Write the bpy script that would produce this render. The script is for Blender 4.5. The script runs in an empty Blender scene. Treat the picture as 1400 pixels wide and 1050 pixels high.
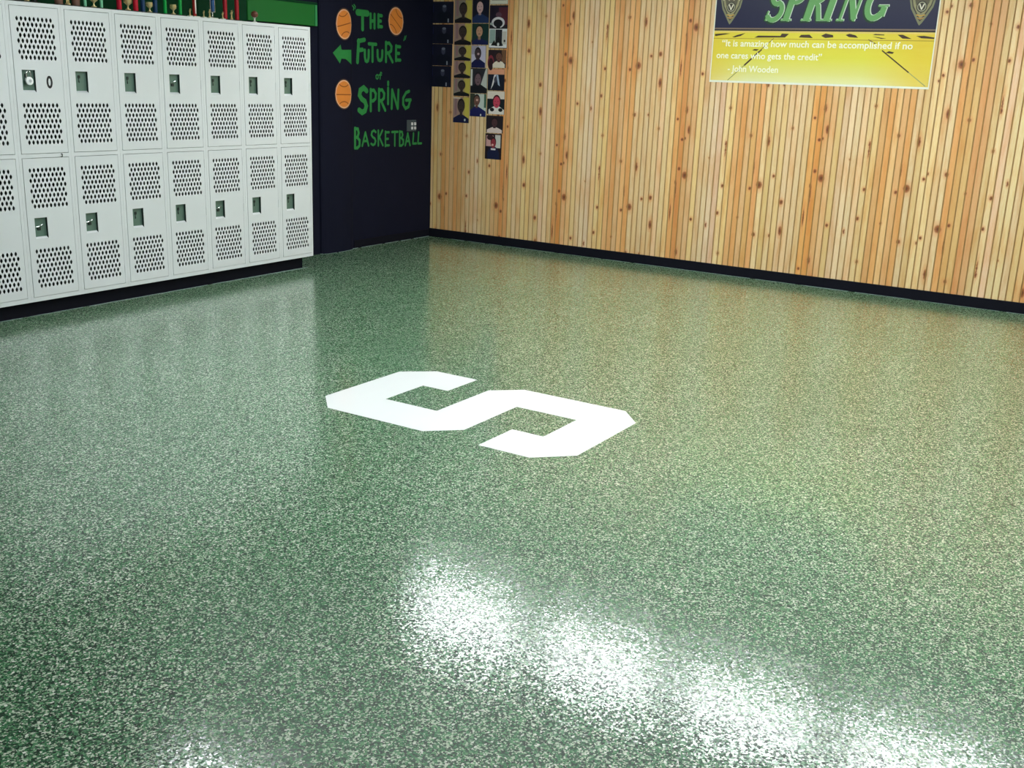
import bpy, math, random
from mathutils import Matrix, Vector
random.seed(7)
SC = bpy.context.scene
COL = SC.collection

# ---------------------------------------------------------------- camera
CAM_LOC = Vector((-8.8929, -6.5739, 1.5807))
YAW, PITCH, ROLL, FPX = 1.0172, 0.2778, 0.0380, 1453.63
f = Vector((math.sin(YAW)*math.cos(PITCH), math.cos(YAW)*math.cos(PITCH), -math.sin(PITCH)))
r0 = Vector((math.cos(YAW), -math.sin(YAW), 0)); u0 = r0.cross(f)
rr = math.cos(ROLL)*r0 + math.sin(ROLL)*u0
uu = -math.sin(ROLL)*r0 + math.cos(ROLL)*u0
cam_d = bpy.data.cameras.new('camera'); cam = bpy.data.objects.new('camera', cam_d); COL.objects.link(cam)
cam.matrix_world = Matrix(((rr.x, uu.x, -f.x, CAM_LOC.x), (rr.y, uu.y, -f.y, CAM_LOC.y), (rr.z, uu.z, -f.z, CAM_LOC.z), (0, 0, 0, 1)))
cam_d.sensor_width = 36; cam_d.lens = FPX*36/1400; cam_d.clip_start = 0.05; cam_d.clip_end = 60
SC.camera = cam
# ---------------------------------------------------------------- world, exposure
w = bpy.data.worlds.new('world'); SC.world = w; w.use_nodes = True
w.node_tree.nodes['Background'].inputs[0].default_value = (0.8, 0.9, 1, 1)
w.node_tree.nodes['Background'].inputs[1].default_value = 0.3
SC.view_settings.view_transform = 'Standard'
try: SC.view_settings.look = 'None'
except Exception: pass
SC.view_settings.gamma = 1; SC.view_settings.use_curve_mapping = False
SC.view_settings.exposure = 0.0
LAMP = 27.0                # emission of the ceiling light diffusers
LAMP_COL = (0.94, 0.99, 1.0)
CEIL = 3.0

# ---------------------------------------------------------------- helpers
def lin(c):
    return tuple(((v/255)/12.92 if v <= 10 else (((v/255)+0.055)/1.055)**2.4) for v in c)
class NT:
    def __init__(s, name):
        s.m = bpy.data.materials.new(name); s.m.use_nodes = True
        s.t = s.m.node_tree; s.b = s.t.nodes['Principled BSDF']
    def n(s, typ, **k):
        x = s.t.nodes.new(typ)
        for a, v in k.items(): setattr(x, a, v)
        return x
    def set(s, x, i, v):
        if isinstance(v, bpy.types.NodeSocket): s.t.links.new(v, x.inputs[i])
        else: x.inputs[i].default_value = v
    def math(s, op, a, b=0.0, c=0.0, clamp=False):
        x = s.n('ShaderNodeMath', operation=op, use_clamp=clamp); s.set(x, 0, a); s.set(x, 1, b)
        if op in ('MULTIPLY_ADD', 'WRAP'): s.set(x, 2, c)
        return x.outputs[0]
    def vm(s, op, a, b=(0, 0, 0)):
        x = s.n('ShaderNodeVectorMath', operation=op); s.set(x, 0, a); s.set(x, 1, b)
        return x.outputs['Value'] if op in ('DISTANCE', 'LENGTH', 'DOT_PRODUCT') else x.outputs[0]
    def mix(s, f_, a, b, mode='MIX'):
        x = s.n('ShaderNodeMix', data_type='RGBA', blend_type=mode); s.set(x, 0, f_)
        for i, v in ((6, a), (7, b)): s.set(x, i, v if isinstance(v, bpy.types.NodeSocket) else (*v[:3], 1))
        return x.outputs[2]
    def ramp(s, f_, stops, interp='LINEAR'):
        x = s.n('ShaderNodeValToRGB'); s.set(x, 0, f_); cr = x.color_ramp; cr.interpolation = interp
        while len(cr.elements) < len(stops): cr.elements.new(0.5)
        for e, (p, c) in zip(cr.elements, stops): e.position = p; e.color = (*c[:3], 1)
        return x.outputs[0]
    def noise(s, vec, scale, detail=3, rough=0.5):
        x = s.n('ShaderNodeTexNoise'); s.set(x, 'Vector', vec); x.inputs['Scale'].default_value = scale
        x.inputs['Detail'].default_value = detail; x.inputs['Roughness'].default_value = rough
        return x.outputs[0]
    def out(s, i, v): s.set(s.b, i, v)
    def pos(s): return s.n('ShaderNodeNewGeometry').outputs['Position']
def simple(name, rgb, rough=0.5, metal=0.0, spec=0.5, var=0.06, scale=30, bump=0.0):
    k = NT(name); c = lin(rgb)
    p = k.n('ShaderNodeTexCoord').outputs['Object']
    nz = k.noise(p, scale, 3)
    fac = k.math('MULTIPLY_ADD', nz, 2*var, 1-var)
    col = k.vm('SCALE', tuple(c)); k.set(col.node, 3, fac)
    k.out('Base Color', col)
    k.out('Roughness', rough); k.out('Metallic', metal); k.out('Specular IOR Level', spec)
    if bump:
        b = k.n('ShaderNodeBump'); k.set(b, 'Strength', bump); k.set(b, 'Distance', 0.002); k.set(b, 'Height', k.noise(p, scale*8, 2)); k.out('Normal', b.outputs[0])
    return k.m
_paint = {}
def paint(r, g, b, rough=0.45):
    key = (r, g, b, rough)
    if key not in _paint: _paint[key] = simple('print_ink', (r, g, b), rough, var=0.05, scale=60)
    return _paint[key]

class M:
    """collects faces, links them as one mesh object"""
    def __init__(s): s.v = []; s.f = []; s.m = []; s.mats = []; s.uv = {}
    def mi(s, m):
        if m not in s.mats: s.mats.append(m)
        return s.mats.index(m)
    def poly(s, pts, mat):
        b = len(s.v); s.v += [tuple(p) for p in pts]; s.f.append(tuple(range(b, b+len(pts)))); s.m.append(s.mi(mat)); return b
    def faces(s, pts, fs, mat):
        b = len(s.v); s.v += [tuple(p) for p in pts]; k = s.mi(mat)
        for q in fs: s.f.append(tuple(b+i for i in q)); s.m.append(k)
    def box(s, x0, x1, y0, y1, z0, z1, mat):
        P = [(x, y, z) for z in (z0, z1) for y in (y0, y1) for x in (x0, x1)]
        s.faces(P, [(0, 2, 3, 1), (4, 5, 7, 6), (0, 1, 5, 4), (2, 6, 7, 3), (0, 4, 6, 2), (1, 3, 7, 5)], mat)
    def bevbox(s, x0, x1, y0, y1, z0, z1, e, mat):
        P = []
        for sx in (0, 1):
            for sy in (0, 1):
                for sz in (0, 1):
                    X = (x0, x1)[sx]; Y = (y0, y1)[sy]; Z = (z0, z1)[sz]
                    dx = e*(1-2*sx); dy = e*(1-2*sy); dz = e*(1-2*sz)
                    P += [(X, Y+dy, Z+dz), (X+dx, Y, Z+dz), (X+dx, Y+dy, Z)]
        i = lambda a, b, c, k: (a*4+b*2+c)*3+k
        F = []
        for a in (0, 1):
            q = [i(a, 0, 0, 0), i(a, 1, 0, 0), i(a, 1, 1, 0), i(a, 0, 1, 0)]; F.append(q if a else q[::-1])
            q = [i(0, a, 0, 1), i(1, a, 0, 1), i(1, a, 1, 1), i(0, a, 1, 1)]; F.append(q[::-1] if a else q)
            q = [i(0, 0, a, 2), i(1, 0, a, 2), i(1, 1, a, 2), i(0, 1, a, 2)]; F.append(q if a else q[::-1])
        for a in (0, 1):
            for b in (0, 1):
                F.append([i(a, b, 0, 0), i(a, b, 1, 0), i(a, b, 1, 1), i(a, b, 0, 1)])
                F.append([i(a, 0, b, 0), i(a, 1, b, 0), i(a, 1, b, 2), i(a, 0, b, 2)])
                F.append([i(0, a, b, 1), i(1, a, b, 1), i(1, a, b, 2), i(0, a, b, 2)])
                for c in (0, 1): F.append([i(a, b, c, 0), i(a, b, c, 1), i(a, b, c, 2)])
        s.faces(P, F, mat)
    def lathe(s, c, prof, mat, n=14):
        P = []
        for (r, z) in prof:
            for k in range(n):
                a = 2*math.pi*k/n; P.append((c[0]+r*math.cos(a), c[1]+r*math.sin(a), c[2]+z))
        F = []
        for j in range(len(prof)-1):
            for k in range(n):
                k2 = (k+1) % n; F.append((j*n+k, j*n+k2, (j+1)*n+k2, (j+1)*n+k))
        F.append(tuple(range(n))[::-1]); F.append(tuple((len(prof)-1)*n+k for k in range(n)))
        s.faces(P, F, mat)
    def tube(s, pts, r, mat, n=8):
        pts = [Vector(p) for p in pts]; P = []
        for i, p in enumerate(pts):
            t = (pts[min(i+1, len(pts)-1)]-pts[max(i-1, 0)]).normalized()
            a = t.cross(Vector((0, 0, 1)));
            if a.length < 0.1: a = t.cross(Vector((0, 1, 0)))
            a.normalize(); b = t.cross(a)
            for k in range(n):
                q = 2*math.pi*k/n; P.append(tuple(p+r*(math.cos(q)*a+math.sin(q)*b)))
        F = []
        for j in range(len(pts)-1):
            for k in range(n):
                k2 = (k+1) % n; F.append((j*n+k, j*n+k2, (j+1)*n+k2, (j+1)*n+k))
        F.append(tuple(range(n))[::-1]); F.append(tuple((len(pts)-1)*n+k for k in range(n)))
        s.faces(P, F, mat)
    def mesh(s, name, loc=(0, 0, 0), fix=True, smooth=False):
        me = bpy.data.meshes.new(name)
        me.from_pydata([(a-loc[0], b-loc[1], c-loc[2]) for a, b, c in s.v], [], s.f)
        for m in s.mats: me.materials.append(m)
        me.polygons.foreach_set('material_index', s.m)
        if smooth: me.polygons.foreach_set('use_smooth', [True]*len(me.polygons))
        me.update()
        if fix:
            import bmesh
            bm = bmesh.new(); bm.from_mesh(me); bmesh.ops.recalc_face_normals(bm, faces=bm.faces); bm.to_mesh(me); bm.free()
        if smooth:
            try: me.set_sharp_from_angle(angle=math.radians(35))
            except Exception: pass
        return me
    def build(s, name, loc=(0, 0, 0), parent=None, fix=True, smooth=False):
        me = s.mesh(name, loc, fix, smooth); o = bpy.data.objects.new(name, me); COL.objects.link(o)
        if parent: o.parent = parent          # part meshes are given in the parent's own frame
        else: o.location = loc
        return o
def tag(o, label=None, cat=None, group=None, kind=None):
    if label: o['label'] = label
    if cat: o['category'] = cat
    if group: o['group'] = group
    if kind: o['kind'] = kind
    return o
def empty(name, loc, label, cat, group=None):
    o = bpy.data.objects.new(name, None); COL.objects.link(o); o.location = loc; o.empty_display_size = 0.1
    return tag(o, label, cat, group)

# ---------------------------------------------------------------- materials
def floor_material():
    k = NT('flake_epoxy'); p = k.pos()
    v = k.n('ShaderNodeTexVoronoi', feature='F1'); k.set(v, 'Vector', p); v.inputs['Scale'].default_value = 175
    sep = k.n('ShaderNodeSeparateColor'); k.set(sep, 0, v.outputs['Color'])
    v2 = k.n('ShaderNodeTexVoronoi', feature='F1'); k.set(v2, 'Vector', k.vm('ADD', p, (3.3, 1.7, 0.4))); v2.inputs['Scale'].default_value = 270
    sep2 = k.n('ShaderNodeSeparateColor'); k.set(sep2, 0, v2.outputs['Color'])
    A = k.ramp(sep.outputs[0], [(0.0, lin((3, 26, 14))), (0.21, lin((10, 66, 36))), (0.41, lin((40, 118, 66))), (0.59, lin((100, 160, 108))), (0.77, lin((198, 216, 190))), (0.95, lin((242, 246, 234)))], 'CONSTANT')
    B = k.ramp(sep2.outputs[0], [(0.0, lin((4, 30, 18))), (0.3, lin((18, 84, 46))), (0.54, lin((70, 142, 84))), (0.79, lin((216, 228, 204)))], 'CONSTANT')
    c = k.mix(k.math('GREATER_THAN', sep.outputs[1], 0.6), A, B)
    broad = k.noise(p, 1.3, 3)
    c = k.mix(k.math('MULTIPLY_ADD', broad, 0.5, -0.1, clamp=True), c, lin((34, 100, 62)))
    k.out('Base Color', c); k.out('Roughness', 0.42); k.out('Specular IOR Level', 0.42)
    # every flake lies a little off level under the clear coat
    g = k.n('ShaderNodeNewGeometry').outputs['Normal']
    off = k.vm('SUBTRACT', v.outputs['Color'], (0.5, 0.5, 0.5))
    nrm = k.vm('NORMALIZE', k.vm('ADD', g, k.vm('MULTIPLY', off, (0.26, 0.26, 0.0))))
    k.out('Normal', nrm)
    k.out('Coat Weight', 1.0); k.out('Coat IOR', 1.54); k.out('Coat Roughness', 0.115)
    big = k.noise(p, 9, 2)
    bp = k.n('ShaderNodeBump'); k.set(bp, 'Strength', 0.35); k.set(bp, 'Distance', 0.0016); k.set(bp, 'Height', big)
    cn = k.vm('NORMALIZE', k.vm('ADD', bp.outputs[0], k.vm('MULTIPLY', off, (0.055, 0.055, 0.0))))
    k.out('Coat Normal', cn)
    return k.m

KN_ROUND = [(1.069, .507, .024), (.991, .471, .011), (.384, .535, .024), (.326, .588, .013), (.755, 1.128, .010), (.957, .91, .012),
            (.069, .311, .015), (1.062, .084, .014), (.475, .157, .011), (.742, .473, .011), (.102, .921, .009), (1.19, .590, .010),
            (1.202, .089, .009), (.278, 1.013, .010), (.334, .841, .012), (.717, .235, .012), (.359, .853, .010), (.905, .215, .008), (.60, .70, .006)]
KN_TALL = [(1.115, .872, .014), (.084, .07, .014), (.391, .926, .013), (.356, 1.093, .012), (.742, .831, .008), (.62, .12, .007), (.30, .47, .007)]
KN_STREAK = [(.305, .40, .008), (.742, .78, .005), (.27, .20, .006), (1.01, .64, .005)]
def wood_material():
    k = NT('knotty_pine')
    uv = k.n('ShaderNodeUVMap', uv_map='UVMap').outputs[0]
    sx = k.n('ShaderNodeSeparateXYZ'); k.set(sx, 0, uv); U, V = sx.outputs[0], sx.outputs[1]
    tone = k.n('ShaderNodeObjectInfo').outputs['Color']
    Vm = k.math('WRAP', V, 1.242, 0.0)
    warp = k.math('MULTIPLY_ADD', k.noise(uv, 60, 2), 0.010, -0.005)
    def field(sy, L):
        cmb = k.n('ShaderNodeCombineXYZ'); k.set(cmb, 0, k.math('ADD', U, warp)); k.set(cmb, 1, k.math('MULTIPLY', k.math('ADD', Vm, warp), sy))
        acc = None
        for (a, b, r) in L:
            d = k.math('MULTIPLY', k.vm('DISTANCE', cmb.outputs[0], (a, b*sy, 0)), 0.85/r)
            acc = d if acc is None else k.math('MINIMUM', acc, d)
        return acc
    d = k.math('MINIMUM', k.math('MINIMUM', field(0.8, KN_ROUND), field(0.38, KN_TALL)), field(0.09, KN_STREAK))
    # grain: fine streaks along the board and wandering growth rings
    sc = k.vm('MULTIPLY', uv, (1, 0.02, 1)); g1 = k.noise(sc, 420, 4, 0.6)
    sc2 = k.vm('MULTIPLY', uv, (1, 0.12, 1)); g2 = k.noise(sc2, 60, 2)
    ring = k.math('SINE', k.math('MULTIPLY', k.math('ADD', U, k.math('MULTIPLY', g2, 0.06)), 900))
    c = k.mix(k.math('MULTIPLY_ADD', g1, 1.3, -0.35, clamp=True), k.mix(1.0, tone, lin((238, 206, 164)), 'MULTIPLY'), tone)
    c = k.mix(k.math('MULTIPLY_ADD', ring, 0.07, 0.07), c, k.mix(1.0, tone, lin((226, 180, 112)), 'MULTIPLY'))
    bl = k.noise(k.vm('MULTIPLY', uv, (1, 0.16, 1)), 16, 3)
    c = k.mix(k.math('MULTIPLY_ADD', bl, 2.6, -1.25, clamp=True), c, k.mix(1.0, c, lin((238, 200, 158)), 'MULTIPLY'))
    halo = k.math('MULTIPLY_ADD', d, -0.55, 1.25, clamp=True)
    c = k.mix(k.math('MULTIPLY', halo, 0.7), c, lin((222, 146, 92)))
    core = k.math('MULTIPLY_ADD', d, -2.4, 2.6, clamp=True)
    c = k.mix(k.math('MULTIPLY', core, 0.92), c, lin((158, 88, 46)))
    dark = k.math('MULTIPLY_ADD', d, -2.5, 1.5, clamp=True)
    c = k.mix(k.math('MULTIPLY', dark, 0.75), c, lin((86, 48, 26)))
    k.out('Base Color', c); k.out('Roughness', 0.42)
    b = k.n('ShaderNodeBump'); k.set(b, 'Strength', 0.15); k.set(b, 'Distance', 0.001); k.set(b, 'Height', g1); k.out('Normal', b.outputs[0])
    return k.m

m_floor = floor_material(); m_wood = wood_material()
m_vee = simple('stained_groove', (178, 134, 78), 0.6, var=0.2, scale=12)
m_groove = simple('groove_shadow_stain', (120, 88, 48), 0.8)
m_navy = simple('navy_wall_paint', (12, 15, 36), 0.8, spec=0.2, var=0.12, scale=6, bump=0.2)
m_base = simple('black_vinyl_base', (10, 11, 24), 0.8, spec=0.2, var=0.25, scale=25)
m_ceil = simple('grey_ceiling_tile', (112, 116, 114), 0.9, bump=0.3)
m_plain = simple('painted_block_wall', (176, 190, 182), 0.7)
m_bead = simple('dried_epoxy_bead', (120, 140, 138), 0.5, var=0.6, scale=40)
m_white = simple('white_locker_enamel', (224, 228, 230), 0.38, var=0.015, scale=8)
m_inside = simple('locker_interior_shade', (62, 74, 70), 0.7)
m_cup = simple('brushed_latch_pan', (104, 132, 120), 0.42, metal=0.35, var=0.1)
m_steel = simple('bright_steel', (200, 206, 204), 0.25, metal=0.9)
m_darksteel = simple('dark_steel', (58, 70, 66), 0.4, metal=0.5)
m_black = simple('black_plastic', (16, 17, 20), 0.5)
m_sw = simple('white_floor_paint', (244, 250, 248), 0.35, var=0.01)
m_gold = simple('trophy_gold', (226, 208, 150), 0.3, metal=0.6)
m_marble = simple('trophy_base_stone', (206, 214, 200), 0.35, var=0.2)
m_letter = simple('green_wall_paint', (30, 132, 62), 0.5, var=0.22, scale=22)
m_greenbd = simple('bright_green_board', (0, 104, 30), 0.7, var=0.08, scale=5)
m_greenbd2 = simple('deep_green_board', (0, 56, 28), 0.8, var=0.2, scale=5, spec=0.2)

# ---------------------------------------------------------------- setting
X0, Y0 = -11.5, -10.5
def struct(name, m, **k): return tag(m.build(name, **k), kind='structure')
q = M(); q.box(X0, 0.0, Y0, 0.0, -0.1, 0.0, m_floor); struct('floor', q)
q = M(); q.box(X0, 0.1, Y0, 0.1, CEIL, CEIL+0.1, m_ceil); struct('ceiling', q)
q = M(); q.box(X0-0.1, 0.1, 0.0, 0.12, -0.1, CEIL, m_navy)
# shallow rounded pilaster at the corner of the dark wall
n = 14; prof = [(-1.44+0.22*math.cos(math.pi*i/n), -0.05*math.sin(math.pi*i/n)**0.7) for i in range(n+1)]
for a, b in zip(prof, prof[1:]): q.poly([(a[0], a[1], 0), (b[0], b[1], 0), (b[0], b[1], CEIL), (a[0], a[1], CEIL)], m_navy)
struct('wall_back', q)
q = M(); q.box(X0-0.1, X0, Y0, 0.0, -0.1, CEIL, m_plain); struct('wall_left', q)
q = M(); q.box(X0-0.1, 0.1, Y0-0.1, Y0, -0.1, CEIL, m_plain); struct('wall_front', q)
q = M(); q.box(0.012, 0.12, Y0, 0.0, -0.1, CEIL, m_groove); wall_r = struct('wall_right', q)

# pine boards of the right wall: 24 narrow boards to each printed 1.208 m sheet
BW = 1.208/24; SEAM = -0.013
PALE = (254, 243, 210); P2 = (254, 247, 224); P3 = (252, 237, 194); ORG = (248, 203, 148); OR2 = (242, 188, 128); TAN = (248, 213, 164); T2 = (252, 227, 184); PINK = (254, 237, 212)
TONES = [P3, PALE, PINK, PALE, P3, ORG, OR2, TAN, T2, P3, PALE, P2, P2, PINK, PALE, P3, TAN, ORG, T2, TAN, ORG, PALE, P3, PALE]
ZB0 = 0.085
SHEETS = [('r', 0, 0.924), ('n', 1, 0.0), ('n', 2, 0.297), ('n', 3, 0.365), ('r', 4, 1.086), ('n', 5, 0.7), ('n', 6, 0.2), ('r', 7, 0.5), ('n', 8, 0.9)]
rnd = random.Random(3)
for kind, sh, off in SHEETS:
    for i in range(24):
        s0 = SEAM + 1.208*sh + BW*i; s1 = s0+BW
        if s0 < 0: s0 = 0.001
        if s0 > 7.6: continue
        q = M(); e = 0.0045; dpt = 0.0035; g = 0.0006
        sec = [(s0+g, 0.012), (s0+g, dpt), (s0+g+e, 0.0), (s1-g-e, 0.0), (s1-g, dpt), (s1-g, 0.012)]
        n = len(sec); P = [(x, -s, ZB0) for s, x in sec]+[(x, -s, CEIL-0.002) for s, x in sec]
        q.faces(P, [(j, (j+1) % n, n+(j+1) % n, n+j) for j in (0, 2, 4, 5)]+[tuple(range(n))[::-1], tuple(range(n, 2*n))], m_wood)
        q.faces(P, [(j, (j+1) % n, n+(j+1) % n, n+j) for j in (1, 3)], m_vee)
        o = q.build('plank', parent=wall_r, fix=False)
        me = o.data; uvl = me.uv_layers.new(name='UVMap')
        seam = SEAM+1.208*sh
        for lp in me.loops:
            co = me.vertices[lp.vertex_index].co; s = -co.y
            if kind == 'n': uvv = (s-seam, co.z-off)
            else: uvv = (1.208-(s-seam), off-co.z)
            uvl.data[lp.index].uv = uvv
        ti = i if kind == 'n' else 23-i
        c = lin(TONES[ti]); j = 1+rnd.uniform(-0.09, 0.06)
        o.color = (c[0]*j, c[1]*j*(1+rnd.uniform(-.02, .02)), c[2]*j*(1+rnd.uniform(-.12, .10)), 1)

q = M(); q.bevbox(-0.012, 0.011, -7.6, 0.0, 0.0, ZB0, 0.003, m_base); struct('baseboard_right', q)
q = M(); q.box(-1.19, -0.013, -0.006, 0.0, 0.0, 0.075, m_base); struct('baseboard_back', q)
# ragged line of epoxy film where floor meets the walls
def bead(pts, r=0.003):
    q = M(); rn = random.Random(5); out = []
    for a, b in zip(pts, pts[1:]):
        a = Vector(a); b = Vector(b); L = (b-a).length; nn = max(2, int(L/0.05))
        for i in range(nn): out.append(a+(b-a)*(i/nn)+Vector((rn.uniform(-.002, .002), rn.uniform(-.002, .002), 0)))
    out.append(Vector(pts[-1]))
    run = []
    for i, p in enumerate(out):
        run.append(p)
        if len(run) > 3 and rn.random() < 0.2:
            q.tube(run, r*rn.uniform(.4, 1), m_bead, 5); run = []
    if len(run) > 1: q.tube(run, r, m_bead, 5)
    return q
pil = [(p[0], p[1]-0.004, 0.001) for p in prof]
struct('trim_1', bead([(-0.02, -0.008, 0.001), (-1.19, -0.008, 0.001)]+pil, 0.004))
struct('trim_2', bead([(-5.4, -0.394, 0.001), (-2.25, -0.394, 0.001)], 0.004))
struct('trim_3', bead([(-0.014, -0.3, 0.001), (-0.014, -5.9, 0.001)], 0.0025))

# ---------------------------------------------------------------- ceiling lights
m_lamp = NT('lamp_diffuser'); m_lamp.out('Base Color', (0.9, 0.9, 0.9, 1)); m_lamp.out('Emission Color', (*LAMP_COL, 1)); m_lamp.out('Emission Strength', LAMP); m_lamp = m_lamp.m
m_fix = simple('white_fixture_enamel', (235, 235, 235), 0.4)
ROWS = [(-1.95, [-1.9, -3.2, -4.45, -5.7, -7.0]), (-5.0, [-2.25, -3.65, -5.05, -6.45, -7.85])]
ORD = ['first', 'second', 'third', 'fourth', 'fifth']
def ceiling_light(x, y, r, i):
    t = empty('ceiling_light', (x, y, CEIL), 'long ceiling light, %s from the dark wall, %s' % (ORD[i], ('in the row nearest the pine wall', 'in the middle row', 'in the row farthest from the pine wall')[r]), 'ceiling light', 'long ceiling lights above the floor')
    a, c = 0.22, 0.56; q = M()
    for (x0, x1, y0, y1) in ((-a, a, -c, -c+.03), (-a, a, c-.03, c), (-a, -a+.03, -c+.03, c-.03), (a-.03, a, -c+.03, c-.03)): q.box(x0, x1, y0, y1, -0.035, 0, m_fix)
    q.build('frame', parent=t)
    q = M(); q.box(-a+.03, a-.03, -c+.03, c-.03, -0.03, -0.012, m_lamp); q.build('diffuser', parent=t)
for r_, (x, ys) in enumerate(ROWS):
    for i, y in enumerate(ys): ceiling_light(x, y, r_, i)

# ---------------------------------------------------------------- lockers
LW, LD, LZ, LH, LX = 0.37562, 0.4358, 0.1006, 1.83, -2.2235
CW, CH = 0.0286, 0.0320
def vent_grid(q, x0, x1, z0, z1, xa, ztop):
    """sheet area x0..x1, z0..z1 at y=0 with 8 rows of 9 pointed holes; first hole centre xa, ztop"""
    zt = ztop+CH/2; zb = zt-8*CH
    q.box(x0, x1, 0, 0.0015, zt, z1, m_white); q.box(x0, x1, 0, 0.0015, z0, zb, m_white)
    for r in range(8):
        a = xa-CW/2+(CW/2 if r % 2 else 0); b = a+9*CW; t = zt-r*CH; c = t-CH
        q.box(x0, a, 0, 0.0015, c, t, m_white); q.box(b, x1, 0, 0.0015, c, t, m_white)
        for k in range(9):
            l = a+k*CW; rt = l+CW; xm = l+CW/2; zm = (t+c)/2
            O = [(rt, zm), (rt, t), (xm, t), (l, t), (l, zm), (l, c), (xm, c), (rt, c)]
            hx, hz, dx, dz = 0.0090, 0.0152, 0.0058, 0.0088
            I = [(hx, 0), (dx, dz), (0, hz), (-dx, dz), (-hx, 0), (-dx, -dz), (0, -hz), (dx, -dz)]
            P = [(p[0], 0, p[1]) for p in O]+[(xm+p[0], 0, zm+p[1]) for p in I]+[(xm+p[0], 0.0015, zm+p[1]) for p in I]
            F = []
            for j in range(8):
                j2 = (j+1) % 8; F += [(j, j2, 8+j2, 8+j), (8+j, 8+j2, 16+j2, 16+j)]
            q.faces(P, F, m_white)
DX0, DX1, DH = 0.0225, 0.3515, 0.8725
def door_mesh():
    # local: origin at door's bottom left, y=0 front face
    q = M(); w_ = DX1-DX0; gx = 0.068-DX0
    cup = (0.0705-DX0, 0.1605-DX0, DH-0.503, DH-0.370)
    vent_grid(q, 0.0, w_, cup[3]+0.0, DH, gx, DH-0.073)
    vent_grid(q, 0.0, w_, 0.0, cup[2], gx, DH-0.581)
    q.box(0, cup[0], 0, .0015, cup[2], cup[3], m_white); q.box(cup[1], w_, 0, .0015, cup[2], cup[3], m_white)
    # folded edges
    for (a, b) in ((0, 0.0015), (w_-0.0015, w_)): q.box(a, b, 0.0015, 0.014, 0, DH, m_white)
    for (a, b) in ((0, 0.0015), (DH-0.0015, DH)): q.box(0.0015, w_-0.0015, 0.0015, 0.014, a, b, m_white)
    return q.mesh('door', fix=False)
def cup_mesh():
    q = M(); x0, x1, z0, z1 = 0.0705-DX0, 0.1605-DX0, DH-0.503, DH-0.370; d = 0.018
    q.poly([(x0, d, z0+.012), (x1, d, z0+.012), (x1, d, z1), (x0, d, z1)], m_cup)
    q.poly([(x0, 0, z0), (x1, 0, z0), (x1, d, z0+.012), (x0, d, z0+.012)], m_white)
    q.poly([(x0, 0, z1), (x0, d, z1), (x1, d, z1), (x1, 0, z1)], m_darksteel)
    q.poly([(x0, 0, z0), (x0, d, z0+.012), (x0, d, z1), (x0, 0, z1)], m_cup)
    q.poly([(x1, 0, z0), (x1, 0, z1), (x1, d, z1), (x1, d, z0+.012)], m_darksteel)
    return q.mesh('latch_pan', fix=False)
def latch_mesh(bright):
    q = M(); xc = 0.108-DX0; zc = DH-0.425
    if bright:
        q.tube([(xc-.026, .012, zc-.004), (xc-.012, .006, zc-.001), (xc+.006, .004, zc+.006), (xc+.02, .008, zc+.010)], 0.0042, m_steel, 7)
        q.bevbox(xc-.014, xc+.012, .010, .0178, zc-.026, zc-.004, .003, m_darksteel)
    else:
        q.bevbox(xc-.012, xc+.008, .012, .0178, zc+.012, zc+.032, .003, m_darksteel)
        q.tube([(xc-.004, .016, zc+.012), (xc-.006, .012, zc-.004), (xc-.002, .016, zc-.014)], 0.003, m_darksteel, 6)
    return q.mesh('latch', smooth=True)
def hinge_mesh():
    q = M(); q.lathe((0, 0, -0.03), [(.0022, 0), (.0022, .06)], m_white, 8)
    return q.mesh('hinge', smooth=True)
ME_DOOR, ME_CUP, ME_LA, ME_LB, ME_H = door_mesh(), cup_mesh(), latch_mesh(True), latch_mesh(False), hinge_mesh()
def body_mesh():
    q = M(); W = LW-0.0006; t = 0.0012
    F = 0.0                                     # front at y=0, back at LD
    for x0, x1 in ((0, 0.020), (0.354, W)): q.box(x0, x1, F, 0.018, 0, LH, m_white)
    for z0, z1 in ((0, 0.0272), (0.9052, 0.9295), (1.8075, LH)): q.box(0.020, 0.354, F, 0.018, z0, z1, m_white)
    B = LD-0.006
    q.box(0, t, 0.018, B, 0, LH, m_white); q.box(W-t, W, 0.018, B, 0, LH, m_white)
    q.box(t, W-t, 0.018, B, LH-t, LH, m_white); q.box(t, W-t, 0.018, B, 0, t, m_white)
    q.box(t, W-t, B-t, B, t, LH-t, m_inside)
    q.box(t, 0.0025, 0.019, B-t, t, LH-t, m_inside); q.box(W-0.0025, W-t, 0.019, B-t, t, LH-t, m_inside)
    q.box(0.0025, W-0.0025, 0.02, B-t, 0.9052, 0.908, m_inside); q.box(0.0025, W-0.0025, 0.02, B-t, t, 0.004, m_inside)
    return q.mesh('body', fix=False)
ME_BODY = body_mesh()
def child(name, me, parent, loc=(0, 0, 0)):
    o = bpy.data.objects.new(name, me); COL.objects.link(o); o.parent = parent; o.location = loc; return o
LLAB = {8: 'white two-door steel locker at the far left, cut off by the picture edge',
        7: 'white two-door steel locker with a black 0 and a padlock on its upper door',
        6: 'white two-door steel locker directly right of the one numbered 0',
        5: 'white two-door steel locker, second to the right of the one numbered 0',
        4: 'white two-door steel locker with a shiny latch in its upper door, middle of the row',
        3: 'white two-door steel locker, third from the dark wall end, bright latch in its lower door',
        2: 'white two-door steel locker, next to last before the dark wall',
        1: 'white two-door steel locker at the right end, beside the dark wall'}
BRIGHT = {(7, 0), (6, 0), (4, 1), (3, 0)}
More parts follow.
